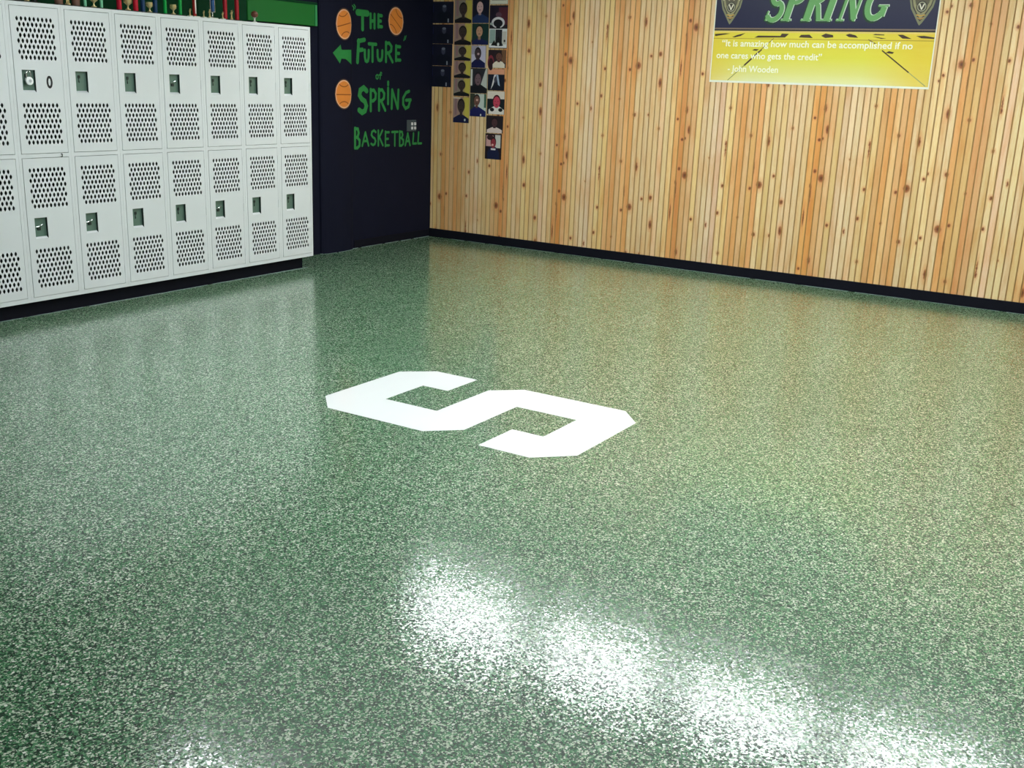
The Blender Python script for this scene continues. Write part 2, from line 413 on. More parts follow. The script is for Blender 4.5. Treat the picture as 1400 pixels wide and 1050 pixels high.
for c in range(8, 0, -1):
    t = empty('locker', (LX-c*LW, -LD, LZ), LLAB[c], 'locker', 'white two-door lockers in a row')
    child('body', ME_BODY, t)
    for lvl, dz in ((1, 0.9325), (0, 0.0300)):
        d = child('door', ME_DOOR, t, (DX0, -0.0015, dz))
        child('latch_pan', ME_CUP, d); child('latch', ME_LA if (c, lvl) in BRIGHT else ME_LB, d); [child('hinge', ME_H, d, (DX1-DX0+0.0015, -0.001, z_)) for z_ in (0.09, DH/2, DH-0.09)]
        if (c, lvl) == (7, 1):
            q = M(); a, b = 0.0165, 0.0285; n = 28; P = []; F = []
            for i in range(n):
                an = 2*math.pi*i/n; P += [(0.233+a*1.3*math.cos(an), -0.0008, DH-0.440+1.34*b*math.sin(an)), (0.233+a*0.50*math.cos(an), -0.0008, DH-0.440+0.78*b*math.sin(an))]
            for i in range(n): j = (i+1) % n; F.append((2*i, 2*j, 2*j+1, 2*i+1))
            q.faces(P, F, m_black); o = q.build('number', parent=d, fix=False); o['label'] = 'black number 0'
    if c == 7:
        q = M(); q.tube([(0.298, -0.002, 0.925), (0.302, -0.008, 0.922), (0.301, -0.008, 0.908), (0.294, -0.003, 0.905)], 0.0035, m_darksteel, 6)
        q.build('clip', parent=t)
# padlock hanging in the upper latch pan of the locker numbered 0
px = LX-7*LW+0.112; pz = LZ+1.345
t = empty('padlock', (px, -LD-0.004, pz), 'white padlock hanging in the upper latch of the locker numbered 0', 'padlock')
q = M(); n = 20; P = []; F = []
prof2 = [(-0.014, 0.018), (-0.010, 0.0245), (0.006, 0.0245), (0.010, 0.018)]
for y, r in prof2:
    for i in range(n): an = 2*math.pi*i/n; P.append((r*math.cos(an), y, 0.0245+r*math.sin(an)))
for j in range(3):
    for i in range(n): i2 = (i+1) % n; F.append((j*n+i, j*n+i2, (j+1)*n+i2, (j+1)*n+i))
F += [tuple(range(n)), tuple(3*n+i for i in range(n))]
m_lockw = simple('white_padlock_shell', (248, 250, 250), 0.3)
q.faces(P, F, m_lockw); q.build('case', parent=t, smooth=True)
q = M(); q.tube([(-0.014, 0, 0.04)]+[(-0.014*math.cos(a), 0, 0.068+0.014*math.sin(a)) for a in [math.pi*i/8 for i in range(9)]]+[(0.014, 0, 0.04)], 0.0036, m_steel, 8)
q.build('shackle', parent=t, smooth=True)
q = M(); P = [(0.010*math.cos(2*math.pi*i/16), -0.0146, 0.0245+0.010*math.sin(2*math.pi*i/16)) for i in range(16)]; q.poly(P, paint(190, 196, 200)); q.build('dial', parent=t)
# plinth
q = M(); q.box(LX-8*LW, LX-0.08, -0.385, -0.02, 0.0, LZ-0.0005, m_base)
tag(q.build('locker_plinth'), 'low black recessed base under the whole row of white lockers', 'base')

# ---------------------------------------------------------------- green boards and trophies above the lockers
ZT = LZ+LH
q = M(); q.bevbox(-0.4, 0.4, -0.03, 0, 0, 0.19, 0.004, m_greenbd)
t = empty('green_board', (-2.10, -0.006, 1.965), 'short bright green board on the dark wall above the right end of the lockers', 'board')
q.build('panel', parent=t)
q = M(); q.box(-0.4, 0.4, -0.034, -0.028, 0.172, 0.188, m_greenbd2); q.build('rail', parent=t); q = M(); q.box(0.372, 0.398, -0.036, -0.028, 0.002, 0.17, paint(40, 140, 84)); q.build('edge_strip', parent=t)
t = empty('green_board', (-4.00, -0.006, ZT+0.002), 'long deep green backboard on the wall behind the row of trophies', 'board')
for i in range(6):
    q = M(); x0 = -1.5+i*0.5; q.bevbox(x0+.002, x0+.498, -0.02, 0, 0, 0.55, 0.002, m_greenbd2); q.build('panel', parent=t)

def cup_trophy(parent, name, x, y, z, h, mat, fat=1.0):
    q = M(); r = h*0.26*fat
    q.lathe((x, y, z), [(r*.75, 0), (r*.75, h*.08), (r*.35, h*.12), (r*.18, h*.3), (r*.3, h*.42), (r*.8, h*.55), (r*.98, h*.75), (r*1.0, h), (r*.88, h), (r*.7, h*.7), (0.001, h*.55)], mat, 12)
    for s in (-1, 1): q.tube([(x+s*r*.85, y, z+h*.9), (x+s*r*1.35, y, z+h*.85), (x+s*r*1.3, y, z+h*.65), (x+s*r*.7, y, z+h*.55)], h*.03, mat, 6)
    return q.build(name, parent=parent, smooth=True)
def figure(parent, x, y, z, h, mat):
    """little cast player: pedestal, legs, body, head, raised arm"""
    q = M()
    q.lathe((x, y, z), [(h*.16, 0), (h*.16, h*.08), (h*.10, h*.12)], mat, 10)
    for s in (-1, 1): q.tube([(x+s*h*.07, y, z+h*.1), (x+s*h*.06, y, z+h*.3), (x+s*h*.035, y, z+h*.5)], h*.045, mat, 6)
    q.lathe((x, y, z+h*.46), [(h*.07, 0), (h*.085, h*.08), (h*.11, h*.24), (h*.06, h*.31), (h*.04, h*.34)], mat, 10)
    q.lathe((x, y, z+h*.79), [(h*.03, 0), (h*.068, h*.05), (h*.07, h*.1), (h*.03, h*.15)], mat, 10)
    q.tube([(x-h*.1, y, z+h*.68), (x-h*.19, y, z+h*.58), (x-h*.16, y, z+h*.47)], h*.03, mat, 6)
    q.tube([(x+h*.1, y, z+h*.68), (x+h*.2, y, z+h*.8), (x+h*.16, y, z+h*.98)], h*.03, mat, 6)
    return q.build('figure', parent=parent, smooth=True)
def column_trophy(x0, x1, rgb, label, mid, fig=0.09, r=0.014, y=-0.30, h=0.30, base_rgb=(30, 34, 30), shine=0.25):
    xc = (x0+x1)/2; hw = abs(x1-x0)/2
    t = empty('trophy', (xc, y, ZT), label, 'trophy', 'trophies on top of the lockers')
    cm = simple('foil_column', rgb, shine, metal=0.25, var=0.1)
    q = M(); q.bevbox(-hw-.026, hw+.026, -.03, .03, 0, .012, .002, simple('trophy_base', base_rgb, .4)); q.build('base', parent=t)
    for s in (-1, 1):
        q = M(); q.lathe((s*hw, 0, .012), [(r, 0), (r, h)], cm, 12)
        c = q.build('column', parent=t, smooth=True)
    q = M(); q.bevbox(-hw-.03, hw+.03, -.032, .032, .012+h, .03+h, .003, simple('trophy_deck', base_rgb, .4)); q.build('deck', parent=t)
    figure(t, 0, 0, .03+h, .16, m_gold)
    if mid == 'cup': cup_trophy(t, 'cup', 0, -0.005, .012, fig, m_gold, 1.25)
    elif mid == 'figure': figure(t, 0, -0.005, .012, fig, m_gold)
    return t
column_trophy(-4.67, -4.565, (20, 26, 30), 'trophy with two black columns at the far left, above the locker numbered 0', 'figure', r=.02)
column_trophy(-4.39, -4.265, (116, 86, 74), 'trophy with two brown columns and a pale figure, second from the left', 'figure', .10, r=.026)
column_trophy(-4.195, -4.07, (130, 214, 170), 'trophy with two pale mint columns around a gold cup', 'cup', .07, r=.010)
column_trophy(-3.93, -3.795, (196, 24, 52), 'trophy with two bright red columns around a gold cup', 'cup', .075, r=.017)
column_trophy(-3.735, -3.63, (24, 62, 100), 'trophy with two dark blue columns around a gold cup', 'cup', .065, r=.016)
column_trophy(-3.545, -3.41, (20, 176, 78), 'trophy with two bright green columns around a gold cup', 'cup', .065, r=.012)
column_trophy(-2.988, -2.871, (170, 34, 46), 'trophy with two dull red columns nearest the bright green board', 'figure', .07, r=.016)
def single(x, label, rgb, z0=0.012, r=0.014, h=.26, y=-.30):
    t = empty('trophy', (x, y, ZT), label, 'trophy', 'trophies on top of the lockers')
    q = M(); q.bevbox(-.03, .03, -.03, .03, 0, .012, .002, m_marble); q.build('base', parent=t)
    if z0 > 0.02:
        q = M(); q.lathe((0, 0, .012), [(.018, 0), (.006, .012), (.005, z0-.02), (.02, z0-.012)], m_steel, 10); q.build('stem', parent=t, smooth=True)
    q = M(); cm = simple('foil_column', rgb, .25, metal=0.25)
    q.lathe((0, 0, z0), [(r, 0), (r, h)], cm, 12); q.build('column', parent=t, smooth=True)
    figure(t, 0, 0, z0+h, .14, m_gold); return t
t = single(-3.281, 'slim trophy with one red and white column between green and blue ones', (176, 48, 44), r=.013)
q = M(); q.poly([(-.004, -.0145, .03), (.004, -.0145, .03), (.006, -.0145, .2), (-.008, -.0145, .2)], paint(236, 226, 214)); q.build('stripe', parent=t)
t = single(-3.112, 'slim trophy with one blue column lifted on a silver stem', (44, 84, 132), z0=.055, r=.018)
for s in (-1, 1):
    q = M(); q.box(s*.021-.003, s*.021+.003, -.004, .004, .05, .3, m_steel); q.build('rod', parent=t)
def small(x, label, h, y=-.33, kind='figure'):
    t = empty('small_trophy', (x, y, ZT), label, 'trophy', 'little figure trophies on top of the lockers')
    q = M(); q.bevbox(-.015, .015, -.015, .015, 0, .012, .002, m_marble); q.build('base', parent=t)
    figure(t, 0, 0, .012, h, m_gold)
small(-3.349, 'little gold figure trophy just left of the slim red and white one', .05)
small(-3.222, 'little gold figure trophy just right of the slim red and white one', .045)
small(-3.165, 'little gold figure trophy just left of the lifted blue column', .06)
small(-3.04, 'little gold figure trophy just right of the lifted blue column', .05)
t = empty('globe_trophy', (-2.70, -.31, ZT), 'small trophy with a brown ball, before the bright green board', 'trophy')
q = M(); q.lathe((0, 0, 0), [(.02, 0), (.02, .008), (.007, .014), (.006, .035), (.014, .042)], m_marble, 12); q.build('stem', parent=t, smooth=True)
q = M(); q.lathe((0, 0, .040), [(.008, 0), (.022, .008), (.028, .024), (.022, .040), (.006, .050)], simple('brown_ball', (110, 62, 42), .5), 14); q.build('ball', parent=t, smooth=True)

# ---------------------------------------------------------------- painted slogan on the dark wall
GL = {  # strokes in a unit box, with round-brush ribbons
 'T': [[(0, .95), (1, .95)], [(.5, .95), (.5, 0)]], 'H': [[(.1, 1), (.1, 0)], [(.9, 1), (.9, 0)], [(.1, .5), (.9, .5)]],
 'E': [[(.15, 1), (.15, 0)], [(.15, .95), (.95, .95)], [(.15, .5), (.75, .5)], [(.15, .05), (1, .05)]],
 'F': [[(.3, .95), (.15, 0)], [(.25, .92), (1, 1)], [(.22, .52), (.75, .56)]],
 'U': [[(.08, 1), (.1, .4), (.25, .08), (.5, .02), (.75, .1), (.9, .4), (.92, 1)]],
 'R': [[(.12, 0), (.12, 1)], [(.12, .95), (.55, .97), (.85, .8), (.8, .58), (.5, .46), (.12, .45)], [(.4, .46), (1, 0)]],
 'o': [[(.5, 1), (.1, .7), (.15, .2), (.55, 0), (.9, .3), (.85, .8), (.5, 1)]], 'f': [[(.95, .9), (.65, 1), (.5, .8), (.45, 0)], [(.1, .6), (.9, .62)]],
 'S': [[(.95, .88), (.6, 1), (.2, .9), (.1, .7), (.35, .55), (.75, .45), (.92, .27), (.75, .07), (.4, 0), (.05, .1)]],
 'P': [[(.2, 0), (.2, 1)], [(.2, .95), (.65, .97), (.95, .8), (.9, .58), (.6, .47), (.2, .45)]],
 'i': [[(.5, .72), (.5, 0)], [(.5, 1), (.5, .88)]], 'N': [[(.1, 0), (.15, 1)], [(.15, 1), (.85, 0)], [(.85, 0), (.92, 1)]],
 'G': [[(.8, .98), (.45, .9), (.12, .6), (.12, .25), (.4, .02), (.75, .12), (.92, .45)], [(.45, .48), (1, .5)]],
 'B': [[(.12, 0), (.12, 1)], [(.12, .97), (.6, .95), (.75, .75), (.55, .55), (.12, .52)], [(.5, .53), (.9, .38), (.88, .12), (.5, .0), (.12, .02)]],
 'A': [[(.02, 0), (.5, 1), (.98, 0)], [(.22, .35), (.78, .35)]], 'K': [[(.15, 1), (.15, 0)], [(.9, 1), (.2, .45)], [(.35, .55), (1, 0)]],
 'L': [[(.25, 1), (.1, .06), (1, .06)]]}
GLY = [('THE', [('T', -1.147, -0.974, 1.959, 2.144), ('H', -0.969, -0.87, 1.983, 2.131), ('E', -0.86, -0.77, 1.995, 2.132)]),
 ('FUTURE', [('F', -1.169, -1.016, 1.672, 1.907), ('U', -1.05, -0.954, 1.683, 1.813), ('T', -0.988, -0.853, 1.689, 1.879), ('U', -0.87, -0.756, 1.698, 1.818), ('R', -0.752, -0.61, 1.694, 1.896), ('E', -0.599, -0.492, 1.707, 1.872)]),
 ('of', [('o', -0.88, -0.826, 1.542, 1.595), ('f', -0.837, -0.778, 1.543, 1.616)]),
 ('SPRING', [('S', -1.141, -0.975, 1.223, 1.491), ('P', -0.98, -0.852, 1.247, 1.469), ('R', -0.852, -0.717, 1.251, 1.473), ('i', -0.717, -0.662, 1.312, 1.539), ('N', -0.662, -0.507, 1.268, 1.469), ('G', -0.488, -0.324, 1.264, 1.463)]),
 ('BASKETBALL', [('B', -1.194, -1.084, 0.914, 1.123), ('A', -1.081, -0.965, 0.935, 1.078), ('S', -0.954, -0.857, 0.937, 1.094), ('K', -0.857, -0.754, 0.931, 1.092), ('E', -0.748, -0.659, 0.922, 1.08), ('T', -0.639, -0.528, 0.922, 1.081), ('B', -0.528, -0.431, 0.919, 1.079), ('A', -0.431, -0.33, 0.92, 1.058), ('L', -0.314, -0.231, 0.928, 1.056), ('L', -0.231, -0.146, 0.926, 1.063)])]
def disc(q, c, r, fm, mat, off, n=10):
    q.poly([fm(c[0]+r*math.cos(2*math.pi*i/n), c[1]+r*math.sin(2*math.pi*i/n), off) for i in range(n)], mat)
_cnt = [0]
def ribbon(q, pts, wd, fm, mat, off, caps_=True):
    """flat painted stroke: mitred strips, split at sharp corners, every piece on its own level"""
    def lev(): _cnt[0] += 1; return off+(_cnt[0] % 9)*3e-5
    runs = [[pts[0]]]
    for i in range(1, len(pts)):
        runs[-1].append(pts[i])
        if i < len(pts)-1:
            ax, az = pts[i][0]-pts[i-1][0], pts[i][1]-pts[i-1][1]; bx, bz = pts[i+1][0]-pts[i][0], pts[i+1][1]-pts[i][1]
            cs = (ax*bx+az*bz)/((math.hypot(ax, az)*math.hypot(bx, bz)) or 1)
            if cs < 0.35: runs.append([pts[i]])
    ends = [pts[0]]+[r[-1] for r in runs]
    for r in runs:
        o = lev(); L = []; R_ = []
        for i, p in enumerate(r):
            a_ = r[max(i-1, 0)]; b_ = r[min(i+1, len(r)-1)]
            d1 = (p[0]-a_[0], p[1]-a_[1]) if i else (b_[0]-p[0], b_[1]-p[1])
            d2 = (b_[0]-p[0], b_[1]-p[1]) if i < len(r)-1 else d1
            n1 = math.hypot(*d1) or 1; n2 = math.hypot(*d2) or 1
            t = (d1[0]/n1+d2[0]/n2, d1[1]/n1+d2[1]/n2); nt = math.hypot(*t) or 1; t = (t[0]/nt, t[1]/nt)
            k = wd/2/max(0.6, t[0]*d1[0]/n1+t[1]*d1[1]/n1)
            L.append(fm(p[0]-t[1]*k, p[1]+t[0]*k, o)); R_.append(fm(p[0]+t[1]*k, p[1]-t[0]*k, o))
        n = len(r); q.faces(L+R_, [(i, i+1, n+i+1, n+i) for i in range(n-1)], mat)
    for e_ in (ends if caps_ else ends[1:-1]): disc(q, e_, wd/2, fm, mat, lev()+1.2e-5, 12)
OX, OZ = -0.85, 0.914
fb = lambda x, z, o: (x-OX, -0.0012-o, z-OZ)
slog = empty('painted_slogan', (OX, 0, OZ), 'green hand-painted basketball slogan with three basketballs and an arrow on the dark wall', 'wall lettering')
for word, gl in GLY:
    for g, x0, x1, z0, z1 in gl:
        q = M()
        h = z1-z0; wd = {'THE': .030, 'FUTURE': .030, 'of': .013, 'SPRING': .030, 'BASKETBALL': .022}[word]
        if g in 'TFB' and (x0 < -1.1): wd *= 1.25
        if g == 'S' and h > .2: wd = .048
        m_ = wd/2
        for st in GL[g]:
            ww = wd*1.5 if (g == 'T' and word == 'THE' and st[0][1] == st[1][1]) else wd
            ribbon(q, [(x0+m_+a*(x1-x0-2*m_), z0+m_+b*(h-2*m_)) for a, b in st], ww, fb, m_letter, 0)
        o = q.build('letter', parent=slog, fix=False); o['label'] = 'green letter %s of %s' % (g, word)
    q = M()
    if word == 'THE': ribbon(q, [(-1.20, 2.17), (-1.18, 2.155), (-1.185, 2.135)], .012, fb, m_letter, 0); ribbon(q, [(-1.178, 2.18), (-1.16, 2.165), (-1.165, 2.145)], .010, fb, m_letter, 0)
    if word == 'FUTURE': ribbon(q, [(-.437, 1.95), (-.455, 1.91)], .011, fb, m_letter, 0); ribbon(q, [(-.418, 1.955), (-.434, 1.92)], .009, fb, m_letter, 0)
    if q.v: o = q.build('quotation_mark', parent=slog, fix=False); o['kind'] = 'stuff'
q = M(); A = [(-1.516, 1.757), (-1.415, 1.832), (-1.406, 1.786), (-1.254, 1.793), (-1.255, 1.667), (-1.348, 1.711), (-1.407, 1.712), (-1.427, 1.668)]
# laid on the curved pilaster: keep it just proud of the paint
def pil_y(x):
    c = (x+1.44)/0.22
    return 0.05*(math.sqrt(max(0, 1-c*c)))**0.7 if abs(c) < 1 else 0.0
def fc(x, z, o): return (x-OX, -0.0014-o-pil_y(x), z-OZ)
def strips(q, cont, mat, x0, x1, n=24, off=0.0):
    for i in range(n):
        a = x0+(x1-x0)*i/n; b = x0+(x1-x0)*(i+1)/n; la, ha = cont(a); lb, hb = cont(b)
        q.poly([fc(a, la, off), fc(b, lb, off), fc(b, hb, off), fc(a, ha, off)], mat)
def arrow_c(x):
    def lerp(P, x):
        for (a, b), (c, d) in zip(P, P[1:]):
            if a <= x <= c: return b+(d-b)*(x-a)/(c-a+1e-9)
        return P[-1][1]
    lo = [(-1.516, 1.755), (-1.427, 1.668), (-1.408, 1.712), (-1.348, 1.711), (-1.255, 1.667)]
    hi = [(-1.516, 1.759), (-1.415, 1.832), (-1.406, 1.786), (-1.254, 1.793)]
    return lerp(lo, x), lerp(hi, x)
strips(q, arrow_c, m_letter, -1.516, -1.2551); o = q.build('arrow', parent=slog, fix=False); o['label'] = 'green arrow pointing left to the lockers'
for cx, cz, rx, rz, tilt in ((-1.364, 2.003, .112, .126, .2), (-0.577, 2.077, .112, .124, -.6), (-1.376, 1.409, .118, .123, 0.0)):
    q = M()
    def circ(k): return lambda x: (cz-rz*k*math.sqrt(max(0, 1-((x-cx)/(rx*k))**2)), cz+rz*k*math.sqrt(max(0, 1-((x-cx)/(rx*k))**2)))
    strips(q, circ(1.10), paint(30, 14, 16), cx-rx*1.1, cx+rx*1.1, off=0.0)
    strips(q, circ(1.0), paint(232, 174, 140), cx-rx, cx+rx, off=.0005)
    strips(q, circ(.90), paint(230, 138, 56), cx-rx*.9, cx+rx*.9, off=.0010)
    ct, sn = math.cos(tilt), math.sin(tilt); dk = paint(150, 70, 24)
    def R2(a, b): return (cx+(a*ct-b*sn)*rx, cz+(a*sn+b*ct)*rz)
    fo = lambda x, z, o: fc(x, z, o)
    for ln in ([(-.86+.172*i, -.03) for i in range(11)], [(.62*math.sin(v)-.0, .62*0+.86-.34*math.cos(v)*1.0) for v in [-1+.25*i for i in range(9)]], [(.6*math.sin(v), -.86+.34*math.cos(v)) for v in [-1+.25*i for i in range(9)]]):
        P = [R2(a, b) for a, b in ln]
        ribbon(q, [p for p in P if ((p[0]-cx)/rx)**2+((p[1]-cz)/rz)**2 < .8], .008, fo, dk, .0016)
    o = q.build('painted_basketball', parent=slog, fix=False)
# wall switch
t = empty('wall_switch', (-0.315, 0, 1.066), 'small grey wall plate with four white buttons on the dark wall', 'switch')
q = M(); q.bevbox(-.085, .062, -.008, -.0005, 0, .108, .002, simple('grey_plate', (62, 76, 84), .4)); q.build('plate', parent=t)
for a in (-.008, .040):
    for b in (.030, .070):
        q = M(); q.bevbox(a-.016, a+.016, -.014, -.008, b-.014, b+.014, .003, simple('white_button', (232, 232, 236), .35)); q.build('button', parent=t)

# ---------------------------------------------------------------- things on the pine wall
def fw(s0, z0):
    return lambda s, z, o: (-0.0012-o, -(s-s0), z-z0)
NV = (24, 26, 46); BK = (18, 16, 22)
def ell(q, F, cx, cy, rx, ry, mat, off, n=20): q.poly([F(cx+rx*math.cos(2*math.pi*i/n), cy+ry*math.sin(2*math.pi*i/n), off) for i in range(n)], mat)
PH = [('A', -0.0, 0.254, 2.093, 2.296), ('A', 0.0, 0.255, 1.902, 2.086), ('A', 0.0, 0.247, 1.696, 1.902), ('A', 0.0, 0.239, 1.494, 1.695),
 ('B', 0.264, 0.471, 2.096, 2.308), ('B', 0.264, 0.471, 1.894, 2.094), ('B', 0.268, 0.471, 1.749, 1.892), ('B', 0.268, 0.471, 1.585, 1.748), ('B', 0.268, 0.467, 1.415, 1.583), ('B6', 0.269, 0.466, 1.16, 1.408),
 ('C1', 0.473, 0.668, 2.097, 2.313), ('C2', 0.474, 0.668, 1.899, 2.095), ('C3', 0.474, 0.644, 1.686, 1.895), ('C4', 0.470, 0.668, 1.449, 1.685), ('C5', 0.470, 0.664, 1.229, 1.447),
 ('D0', 0.672, 0.877, 2.266, 2.44), ('D1', 0.672, 0.880, 1.868, 2.26), ('D2', 0.671, 0.874, 1.691, 1.858), ('D3', 0.672, 0.865, 1.482, 1.684), ('D4', 0.672, 0.874, 1.26, 1.479), ('D5', 0.668, 0.865, 1.083, 1.249), ('D6', 0.663, 0.857, 0.832, 1.079),
 ('A', 0.0, 0.254, 2.31, 2.49), ('B', 0.264, 0.471, 2.312, 2.49), ('C1', 0.473, 0.668, 2.317, 2.50)]
PLAB = ['top visible dark navy team photo in the corner column', 'second dark navy photo down in the corner column', 'third dark navy photo down in the corner column', 'lowest dark photo in the corner column, faint face in it',
 'top photo of a dark-haired player before a grey and yellow backdrop', 'second photo down with a mauve and yellow backdrop', 'third photo down in the yellow-backed column', 'fourth photo down in the yellow-backed column', 'fifth photo down in the yellow-backed column', 'lowest photo in the yellow-backed column, navy shirt with a white badge',
 'photo of a pale-faced person in a navy top, third column', 'photo of a smiling person on a dark green backdrop, third column', 'small photo with a pale lilac edge, third column', 'dark photo with a white slanted stripe at its right, third column', 'lowest photo of the third column, navy shirt, greenish white backdrop',
 'cream card at the very top of the fourth column', 'tall action collage with a white framed black and white picture below', 'photo of a person in a white shirt with a red arc behind', 'dark photo with a white arch shape under a peach strip', 'photo of a red-tinted head with a white collar', 'photo of a person in a white shirt on a dark backdrop, second from the bottom', 'lowest photo of the fourth column, dark jersey with white lettering',
 'dark navy photo above the picture edge in the corner column', 'photo above the picture edge over the yellow-backed column', 'photo above the picture edge over the third column']
def photo(kind, s0, s1, z0, z1, lab, idx):
    W, H = s1-s0, z1-z0; sc = (s0+s1)/2; rn = random.Random(idx)
    t = empty('photo', (0, -sc, z0), lab, 'photo', 'player photos taped to the pine wall')
    F0 = fw(sc, z0); F = lambda u, v, o: F0(s0+u*W, z0+v*H, o+0.0004)
    q = M(); g = 0.0012; q.box(-0.0015, -0.0002, -W/2+g, W/2-g, g, H-g, paint(*{'A': (30, 30, 40), 'B': (120, 96, 84)}.get(kind[0], (40, 38, 44)))); q.build('sheet', parent=t)
    q = M(); L = [0]
    def lay(): L[0] += 0.00012; return L[0]
    def rect(a, b, c, d, col): q.poly([F(a, c, lay()), F(b, c, L[0]), F(b, d, L[0]), F(a, d, L[0])], paint(*col))
    def pg(P, col): o = lay(); q.poly([F(a, b, o) for a, b in P], paint(*col))
    def el(cx, cy, rx, ry, col): ell(q, F, cx, cy, rx, ry, paint(*col), lay())
    def bust(hx, hy, hr, skin, shirt, sh=.3, hair=(22, 18, 20), wd=.42):
        pg([(max(0.02, hx-wd), .01), (max(0.02, hx-wd), sh*.55), (hx-.2, sh*.9), (hx-.1, sh), (hx+.1, sh), (hx+.2, sh*.9), (min(.98, hx+wd), sh*.55), (min(.98, hx+wd), .01)], shirt)
        rect(hx-.075, hx+.075, sh-.06, hy, tuple(int(v*.8) for v in skin))
        el(hx, hy+.05, hr*1.12, hr*1.35, hair); el(hx, hy, hr*.95, hr*1.22, skin)
        d = tuple(int(v*.55) for v in skin)
        el(hx-hr*.4, hy+hr*.2, hr*.14, hr*.09, d); el(hx+hr*.4, hy+hr*.2, hr*.14, hr*.09, d); el(hx, hy-hr*.55, hr*.32, hr*.1, d)
    G = .015
    if kind == 'A':
        rect(G, 1-G, G, 1-G, NV); el(.55, .30, .36, .26, (17, 22, 38)); el(.56, .68, .10, .17, (70, 72, 92)); el(.56, .78, .09, .06, (120, 124, 140)); rect(.72, .78, .05, .22, (150, 156, 170))
        pg([(.02, .5), (.05, .5), (.05, .9), (.02, .9)], (34, 40, 84))
    elif kind[0] == 'B':
        rect(G, .62, G, 1-G, (172, 140, 128) if idx % 2 else (150, 138, 124)); rect(.1, .24, .3, 1-G, (152, 118, 122)); rect(.62, 1-G, G, 1-G, (204, 188, 84)); rect(.62, .72, .2, .9, (190, 170, 96))
        bust(.5, .58 if kind == 'B' else .62, .20, (66, 52, 52), (26, 24, 32) if kind == 'B' else (24, 28, 66), .26 if kind == 'B' else .32, (24, 18, 22), .47)
        if kind == 'B6': el(.74, .12, .05, .05, (214, 222, 220)); rect(G, .45, .93, 1-G, (222, 206, 190))
    elif kind == 'C1': rect(G, 1-G, G, 1-G, (20, 24, 44)); bust(.45, .66, .2, (216, 178, 176), (34, 54, 96), .4, (30, 22, 32), .52)
    elif kind == 'C2': rect(G, 1-G, G, 1-G, (22, 56, 54)); bust(.45, .62, .2, (206, 158, 128), (30, 36, 84), .3, (34, 34, 30), .5)
    elif kind == 'C3': rect(G, 1-G, G, 1-G, (206, 200, 222)); rect(G, .5, .6, 1-G, (172, 164, 184)); bust(.45, .6, .2, (70, 52, 60), (26, 28, 78), .4, (26, 22, 30), .5); el(.48, .62, .08, .05, (206, 176, 176))
    elif kind == 'C4': rect(G, 1-G, G, 1-G, (46, 46, 54)); rect(G, .12, .3, .95, (226, 226, 220)); pg([(.62, .35), (.98, .2), (.98, .98), (.9, .98)], (196, 200, 194)); bust(.45, .55, .19, (118, 92, 100), (22, 22, 32), .38, (34, 26, 32), .5)
    elif kind == 'C5': rect(G, 1-G, G, 1-G, (206, 216, 208)); rect(G, .3, .2, 1-G, (60, 66, 54)); rect(.86, 1-G, .4, 1-G, (70, 110, 90)); bust(.42, .68, .18, (120, 84, 74), (30, 32, 92), .44, (30, 24, 30), .55); el(.44, .72, .07, .05, (222, 176, 160)); el(.68, .08, .04, .05, (230, 230, 230))
    elif kind == 'D0': rect(G, 1-G, .02, 1-G, (226, 222, 206)); rect(.1, .9, .2, .9, (150, 140, 130))
    elif kind == 'D1':
        rect(G, 1-G, .5, 1-G, (30, 22, 42)); rect(.5, 1-G, .55, .95, (84, 36, 52)); el(.5, .78, .16, .06, (96, 70, 84)); el(.48, .60, .36, .13, (226, 224, 228)); el(.48, .585, .25, .09, (26, 22, 34)); rect(.38, .6, .44, .62, (26, 24, 34))
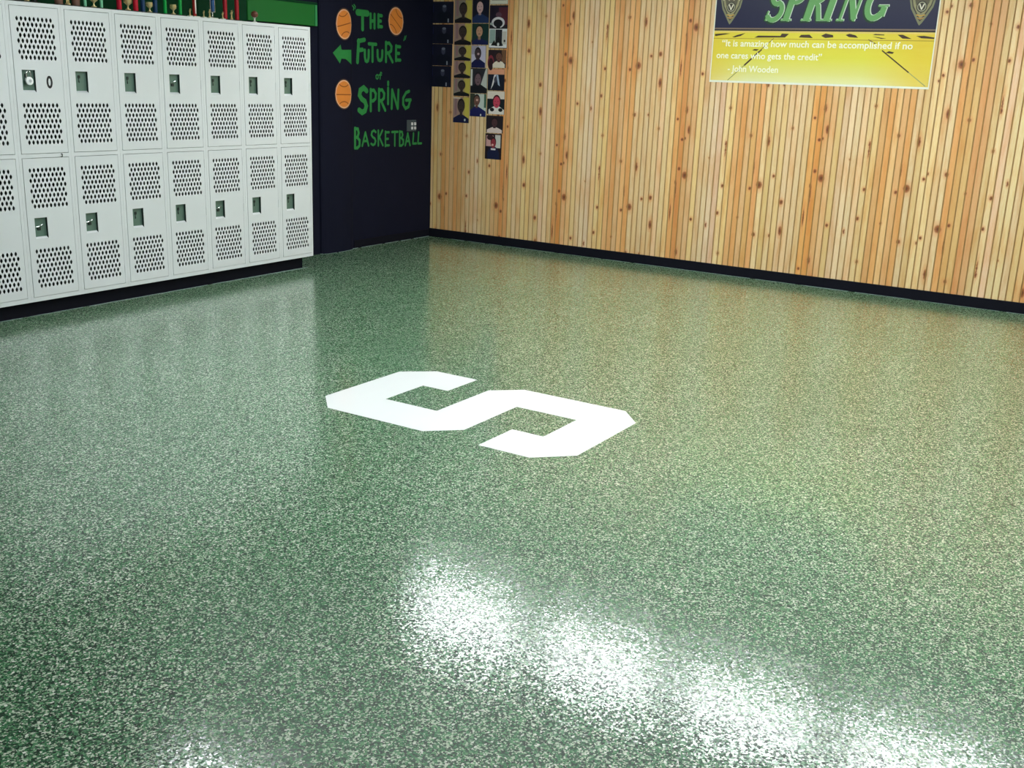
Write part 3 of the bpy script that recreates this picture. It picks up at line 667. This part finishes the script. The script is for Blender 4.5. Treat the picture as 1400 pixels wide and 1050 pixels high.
        el(.12, .57, .08, .03, (170, 180, 176)); rect(G, 1-G, .02, .46, (236, 236, 236)); rect(.04, .34, .12, .44, (158, 182, 176)); rect(.36, .72, .06, .44, (40, 40, 48)); pg([(.12, .07), (.3, .2), (.42, .07)], (24, 24, 28)); pg([(.3, .07), (.52, .3), (.8, .07)], (22, 22, 26)); el(.52, .1, .06, .04, (220, 224, 224)); rect(.74, .95, .1, .4, (206, 200, 192)); el(.86, .18, .05, .03, (60, 50, 50))
    elif kind == 'D2': rect(G, 1-G, G, 1-G, (44, 32, 40)); el(.15, .3, .18, .4, (140, 52, 66)); el(.16, .2, .14, .34, (50, 30, 38)); rect(.75, 1-G, .3, .98, (120, 84, 62)); bust(.6, .62, .17, (112, 72, 64), (238, 226, 206), .38, (34, 24, 26), .34)
    elif kind == 'D3': rect(G, 1-G, G, 1-G, (22, 26, 44)); rect(G, 1-G, .74, 1-G, (228, 160, 128)); pg([(.2, .05), (.38, .72), (.5, .74), (.34, .25)], (226, 222, 224)); pg([(.5, .74), (.62, .72), (.74, .2), (.62, .28)], (180, 196, 220)); el(.46, .5, .08, .14, (70, 72, 90))
    elif kind == 'D4': rect(G, 1-G, G, 1-G, (24, 30, 40)); rect(G, 1-G, .66, 1-G, (234, 222, 210)); bust(.55, .52, .2, (206, 74, 96), (238, 232, 226), .36, (72, 20, 28), .45); el(.3, .2, .12, .08, (24, 22, 26)); el(.78, .2, .12, .08, (24, 22, 26))
    elif kind == 'D5': rect(G, 1-G, G, 1-G, (38, 30, 38)); bust(.5, .6, .18, (82, 54, 60), (234, 214, 208), .34, (28, 20, 24), .44)
    elif kind == 'D6': rect(G, 1-G, G, 1-G, (34, 20, 28)); rect(.06, .5, .5, .92, (206, 160, 156)); rect(.6, .92, .45, .95, (214, 214, 206)); el(.3, .84, .2, .1, (52, 30, 40)); bust(.5, .62, .15, (152, 54, 66), (26, 32, 66), .5, (40, 20, 26), .36); rect(.36, .64, .36, .43, (224, 220, 224)); el(.46, .56, .06, .04, (232, 190, 178))
    q.build('print', parent=t, fix=False)
for i, (kd, a, b, c, d) in enumerate(PH): photo(kd, a if a > 0.003 else 0.003, b, c, d, PLAB[i], i)

# poster
PS0, PS1, PZ0, PZ1 = 2.945, 4.745, 1.632, 2.62
ban = empty('banner', (0, -(PS0+PS1)/2, PZ0), 'wide navy and yellow team banner with green lettering above a basketball court', 'banner')
FB = fw((PS0+PS1)/2, PZ0)
q = M(); q.box(-0.0022, -0.0004, -(PS1-PS0)/2, (PS1-PS0)/2, 0, PZ1-PZ0, paint(240, 240, 226)); q.build('sheet', parent=ban)
def brect(q, a, b, c, d, mat, o): q.poly([FB(a, c, o), FB(b, c, o), FB(b, d, o), FB(a, d, o)], mat)
def yellow():
    k = NT('court_print'); p = k.pos(); s = k.n('ShaderNodeSeparateXYZ'); k.set(s, 0, p)
    z = k.math('MULTIPLY_ADD', s.outputs[2], 1/0.34, -1.64/0.34, clamp=True)
    mid = k.math('ABSOLUTE', k.math('MULTIPLY_ADD', s.outputs[1], 1/0.9, 3.75/0.9)); 
    c = k.ramp(z, [(0, lin((236, 236, 186))), (.22, lin((232, 228, 140))), (.6, lin((230, 222, 74))), (1, lin((232, 216, 60)))])
    edge = k.math('MULTIPLY_ADD', mid, 2.2, -1.15, clamp=True)
    c = k.mix(k.math('MULTIPLY', edge, 0.75), c, lin((236, 200, 56)))
    nz = k.noise(k.vm('MULTIPLY', p, (1, 1, 9)), 5, 3); c = k.mix(k.math('MULTIPLY', nz, .25), c, lin((240, 226, 110)))
    k.out('Base Color', c); k.out('Roughness', .3); return k.m
m_yel = yellow(); pn = paint(34, 36, 66, .3); O1 = 0.0012
q = M(); e = .008
brect(q, PS0+e, PS1-e, 2.072, PZ1-e, pn, O1); q.build('title_field', parent=ban, fix=False)
q = M(); brect(q, PS0+e, PS1-e, PZ0+.016, 2.049, m_yel, O1)
brect(q, PS0+e, PS1-e, 2.049, 2.062, paint(46, 36, 34), O1+.0002); brect(q, PS0+e, PS1-e, 2.060, 2.072, paint(132, 112, 96), O1+.0002)
brect(q, PS0+e, PS1-e, 2.036, 2.049, paint(234, 206, 110), O1+.0002); brect(q, PS0+e, PS1-e, 1.984, 1.990, paint(190, 160, 50), O1+.0002)
dk = paint(66, 44, 24); tn = paint(238, 206, 130)
Z = 0.0
for P in ([(2.96, 2.022), (3.05, 2.028), (3.10, 2.026), (2.965, 2.004)], [(3.115, 1.998), (3.16, 2.016), (3.23, 2.032), (3.19, 2.008), (3.14, 1.996)],
          [(3.31, 1.996), (3.34, 2.012), (3.53, 2.012), (3.54, 2.030), (3.60, 2.028), (3.57, 2.000)], [(3.685, 2.002), (3.70, 2.022), (3.77, 2.024), (3.80, 1.998)],
          [(3.865, 2.016), (3.90, 2.034), (3.96, 2.022), (3.965, 2.006), (3.90, 2.000)], [(4.06, 2.024), (4.09, 2.034), (4.14, 2.022), (4.16, 2.004), (4.09, 2.008)],
          [(4.27, 2.026), (4.29, 2.034), (4.36, 2.030), (4.36, 2.024)], [(4.27, 2.014), (4.30, 2.012), (4.38, 2.000), (4.34, 1.998)],
          [(4.46, 2.030), (4.50, 2.030), (4.57, 2.000), (4.50, 2.002)], [(4.60, 2.022), (4.66, 2.024), (4.735, 2.012), (4.735, 2.002), (4.64, 2.006)],
          [(3.30, 1.896), (3.32, 1.906), (3.36, 1.904), (3.34, 1.892)], [(4.385, 1.894), (4.41, 1.908), (4.45, 1.900), (4.44, 1.888)]):
    q.poly([FB(a, b, O1+.0004) for a, b in P], dk)
def bline(q, a, b, wd, mat, o): ribbon(q, [a, b], wd, FB, mat, o)
bline(q, (3.475, 1.990), (3.36, 1.888), .007, paint(150, 130, 40), O1+.0006); bline(q, (3.38, 1.902), (3.245, 1.775), .013, dk, O1+.0006); bline(q, (3.245, 1.775), (3.11, 1.652), .006, paint(150, 150, 80), O1+.0006)
bline(q, (4.245, 1.990), (4.30, 1.96), .008, paint(140, 116, 40), O1+.0006); bline(q, (4.36, 1.91), (4.58, 1.752), .009, dk, O1+.0006); bline(q, (4.58, 1.752), (4.715, 1.655), .006, paint(170, 170, 110), O1+.0006)
q.build('court', parent=ban, fix=False)
def text_mesh(body, size, s, z, shear, mat, off, extrude=0, sx=1.0):
    cu = bpy.data.curves.new('text', 'FONT'); cu.body = body; cu.size = size; cu.shear = shear; cu.resolution_u = 3; cu.offset = 0.0012
    o = bpy.data.objects.new('text', cu); COL.objects.link(o)
    me = bpy.data.meshes.new_from_object(o.evaluated_get(bpy.context.evaluated_depsgraph_get()))
    vs = [tuple(v.co) for v in me.vertices]; fs = [tuple(p.vertices) for p in me.polygons]
    bpy.data.objects.remove(o); bpy.data.curves.remove(cu); bpy.data.meshes.remove(me)
    wmax = max(v[0] for v in vs)
    k = (sx/wmax) if sx != 1.0 else 1.0
    q = M(); q.faces([FB(s+a*k, z+b, off) for a, b, c in vs], fs, mat); return q
wt = paint(252, 250, 226)
for body, s, z, w_ in (('\u201cIt is amazing how much can be accomplished if no', 3.03, 1.925, 1.555), ('one cares who gets the credit\u201d', 2.99, 1.828, .90), ('- John Wooden', 3.10, 1.722, .44)):
    text_mesh(body, .072, s, z, 0, wt, O1+.0009, sx=w_).build('quotation_line', parent=ban, fix=False)['kind'] = 'stuff'
# SPRING: fat sheared serif capitals
def arc(cx, cy, rx, ry, a0, a1, n=10): return [(cx+rx*math.cos(math.radians(a0+(a1-a0)*i/n)), cy+ry*math.sin(math.radians(a0+(a1-a0)*i/n))) for i in range(n+1)]
CAPS = {
 'S': ([(arc(.50, .73, .34, .25, 25, 270, 14)+arc(.50, .27, .36, .25, 90, -155, 14)[1:], .25)], [((.80, .98), (.80, .72), .05), ((.16, .28), (.16, .0), .05)]),
 'P': ([([(.30, 0), (.30, 1)], .29), (arc(.46, .735, .34, .22, 95, -95, 12), .17)], [((.06, .025), (.56, .025), .05), ((.06, .975), (.5, .975), .05)]),
 'R': ([([(.30, 0), (.30, 1)], .29), (arc(.46, .745, .32, .21, 95, -95, 12), .17), ([(.48, .52), (.62, .42), (.84, .04)], .2)], [((.06, .025), (.52, .025), .05), ((.06, .975), (.5, .975), .05), ((.74, .025), (1.04, .025), .05)]),
 'I': ([([(.5, 0), (.5, 1)], .34)], [((.22, .025), (.78, .025), .05), ((.22, .975), (.78, .975), .05)]),
 'N': ([([(.22, 0), (.22, 1)], .12), ([(.22, .95), (.80, .05)], .24), ([(.80, 0), (.80, 1)], .12)], [((.06, .025), (.40, .025), .05), ((.0, .975), (.32, .975), .05), ((.64, .975), (.98, .975), .05)]),
 'G': ([(arc(.52, .5, .38, .42, 40, 318, 20), .24), ([(.84, .14), (.84, .40)], .24)], [((.58, .42), (1.02, .42), .05), ((.84, .95), (.84, .70), .05)])}
LET = [('S', 3.365, .155), ('P', 3.505, .175), ('R', 3.670, .185), ('I', 3.815, .15), ('N', 3.955, .185), ('G', 4.150, .185)]
def caps(off, ds, dz, mat, grow, L_=None):
    q = M(); H = .27; zb = 2.128; i = 0
    for g, s, wd in (L_ or LET):
        sh = lambda p: (s+ds+p[0]*wd+p[1]*H*.26, zb+dz+p[1]*H)
        st, se = CAPS[g]
        for P, ww in st: i += 1; ribbon_flat(q, [sh(p) for p in P], ww*wd+grow, mat, off)
        for a, b, ww in se: i += 1; ribbon_flat(q, [sh(a), sh(b)], ww*.27+grow, mat, off)
    return q
def ribbon_flat(q, pts, wd, mat, off): ribbon(q, pts, wd, FB, mat, off, False)
caps(O1+.0002, -.004, -.006, paint(20, 62, 34), .016).build('letter_shadow', parent=ban, fix=False)['kind'] = 'stuff'
caps(O1+.0006, .005, .002, paint(206, 222, 200), .004).build('letter_rim', parent=ban, fix=False)['kind'] = 'stuff'
for it in LET: o = caps(O1+.0010, 0, 0, paint(108, 170, 98), -.002, [it]).build('letter', parent=ban, fix=False); o['label'] = 'green capital %s of the title' % it[0]
# pointed crests on either side of the title
for cs, cz, wdd in ((3.084, 2.31, .097), (4.612, 2.31, .10)):
    q = M()
    def shp(k, dz=0): return [(cs+k*wdd*a, cz+dz+k*b) for a, b in [(-.02, -.212), (-.12, -.20), (-.42, -.15), (-.78, -.09), (-.96, -.02), (-1.0, .06), (-.8, .14), (-.4, .19), (0, .2), (.4, .19), (.8, .14), (1.0, .06), (.98, -.02), (.84, -.08), (.5, -.14), (.14, -.195)]]
    for i, (k, col) in enumerate(((1, (128, 128, 96)), (.86, (66, 62, 52)), (.78, (150, 144, 104)), (.60, (92, 86, 66)))): q.poly([FB(a, b, O1+.0003+i*.0002) for a, b in shp(k)], paint(*col))
    ell(q, FB, cs, cz-.075, .040, .042, paint(50, 46, 40), O1+.0012); ell(q, FB, cs, cz-.075, .033, .035, paint(170, 168, 138), O1+.0014); ell(q, FB, cs, cz-.075, .027, .029, paint(64, 58, 48), O1+.0016)
    ribbon(q, [(cs-.016, cz-.058), (cs, cz-.094), (cs+.016, cz-.058)], .009, FB, paint(226, 222, 200), O1+.0018)
    for sg in (-1, 1): ribbon(q, [(cs+sg*.070, cz-.02), (cs+sg*.045, cz+.0), (cs+sg*.02, cz-.02)], .010, FB, paint(206, 200, 166), O1+.0018)
    ribbon(q, [(cs-.03, cz-.135), (cs, cz-.142), (cs+.03, cz-.135)], .008, FB, paint(206, 160, 62), O1+.0018)
    ribbon(q, [(cs-.022, cz-.155), (cs, cz-.165), (cs+.022, cz-.155)], .008, FB, paint(186, 136, 60), O1+.0018)
    q.build('crest', parent=ban, fix=False)

# ---------------------------------------------------------------- block letter on the floor
x0, x1, y0, y1 = -5.122, -4.233, -4.50, -3.040
S = [(-4.98, y1), (x0, -3.183), (x0, -3.764), (-4.985, -3.905), (-4.518, -3.903), (-4.518, -4.248), (-4.838, -4.25), (-4.838, -4.078), (x0, -4.078), (x0, -4.348), (-4.968, y0), (-4.377, y0), (x1, -4.372), (x1, -3.772), (-4.366, -3.631), (-4.828, -3.631), (-4.828, -3.309), (-4.510, -3.308), (-4.510, -3.469), (x1, -3.469), (x1, -3.196), (-4.371, y1)]
q = M(); n = len(S); h = 0.0012; LC = (-4.68, -3.77, 0)
P = [(a, b, 0.0003) for a, b in S]+[(a, b, h) for a, b in S]
q.faces(P, [tuple(range(n, 2*n)), tuple(range(n))[::-1]]+[(j, (j+1) % n, n+(j+1) % n, n+j) for j in range(n)], m_sw)
k = NT('gloss_white_marking'); k.out('Base Color', (*lin((250, 254, 253)), 1)); k.out('Roughness', .4); k.out('Coat Weight', 1); k.out('Coat Roughness', .13); q.mats[0] = k.m
tag(q.build('floor_letter', loc=LC), 'large white block letter S painted on the speckled green floor', 'floor marking')
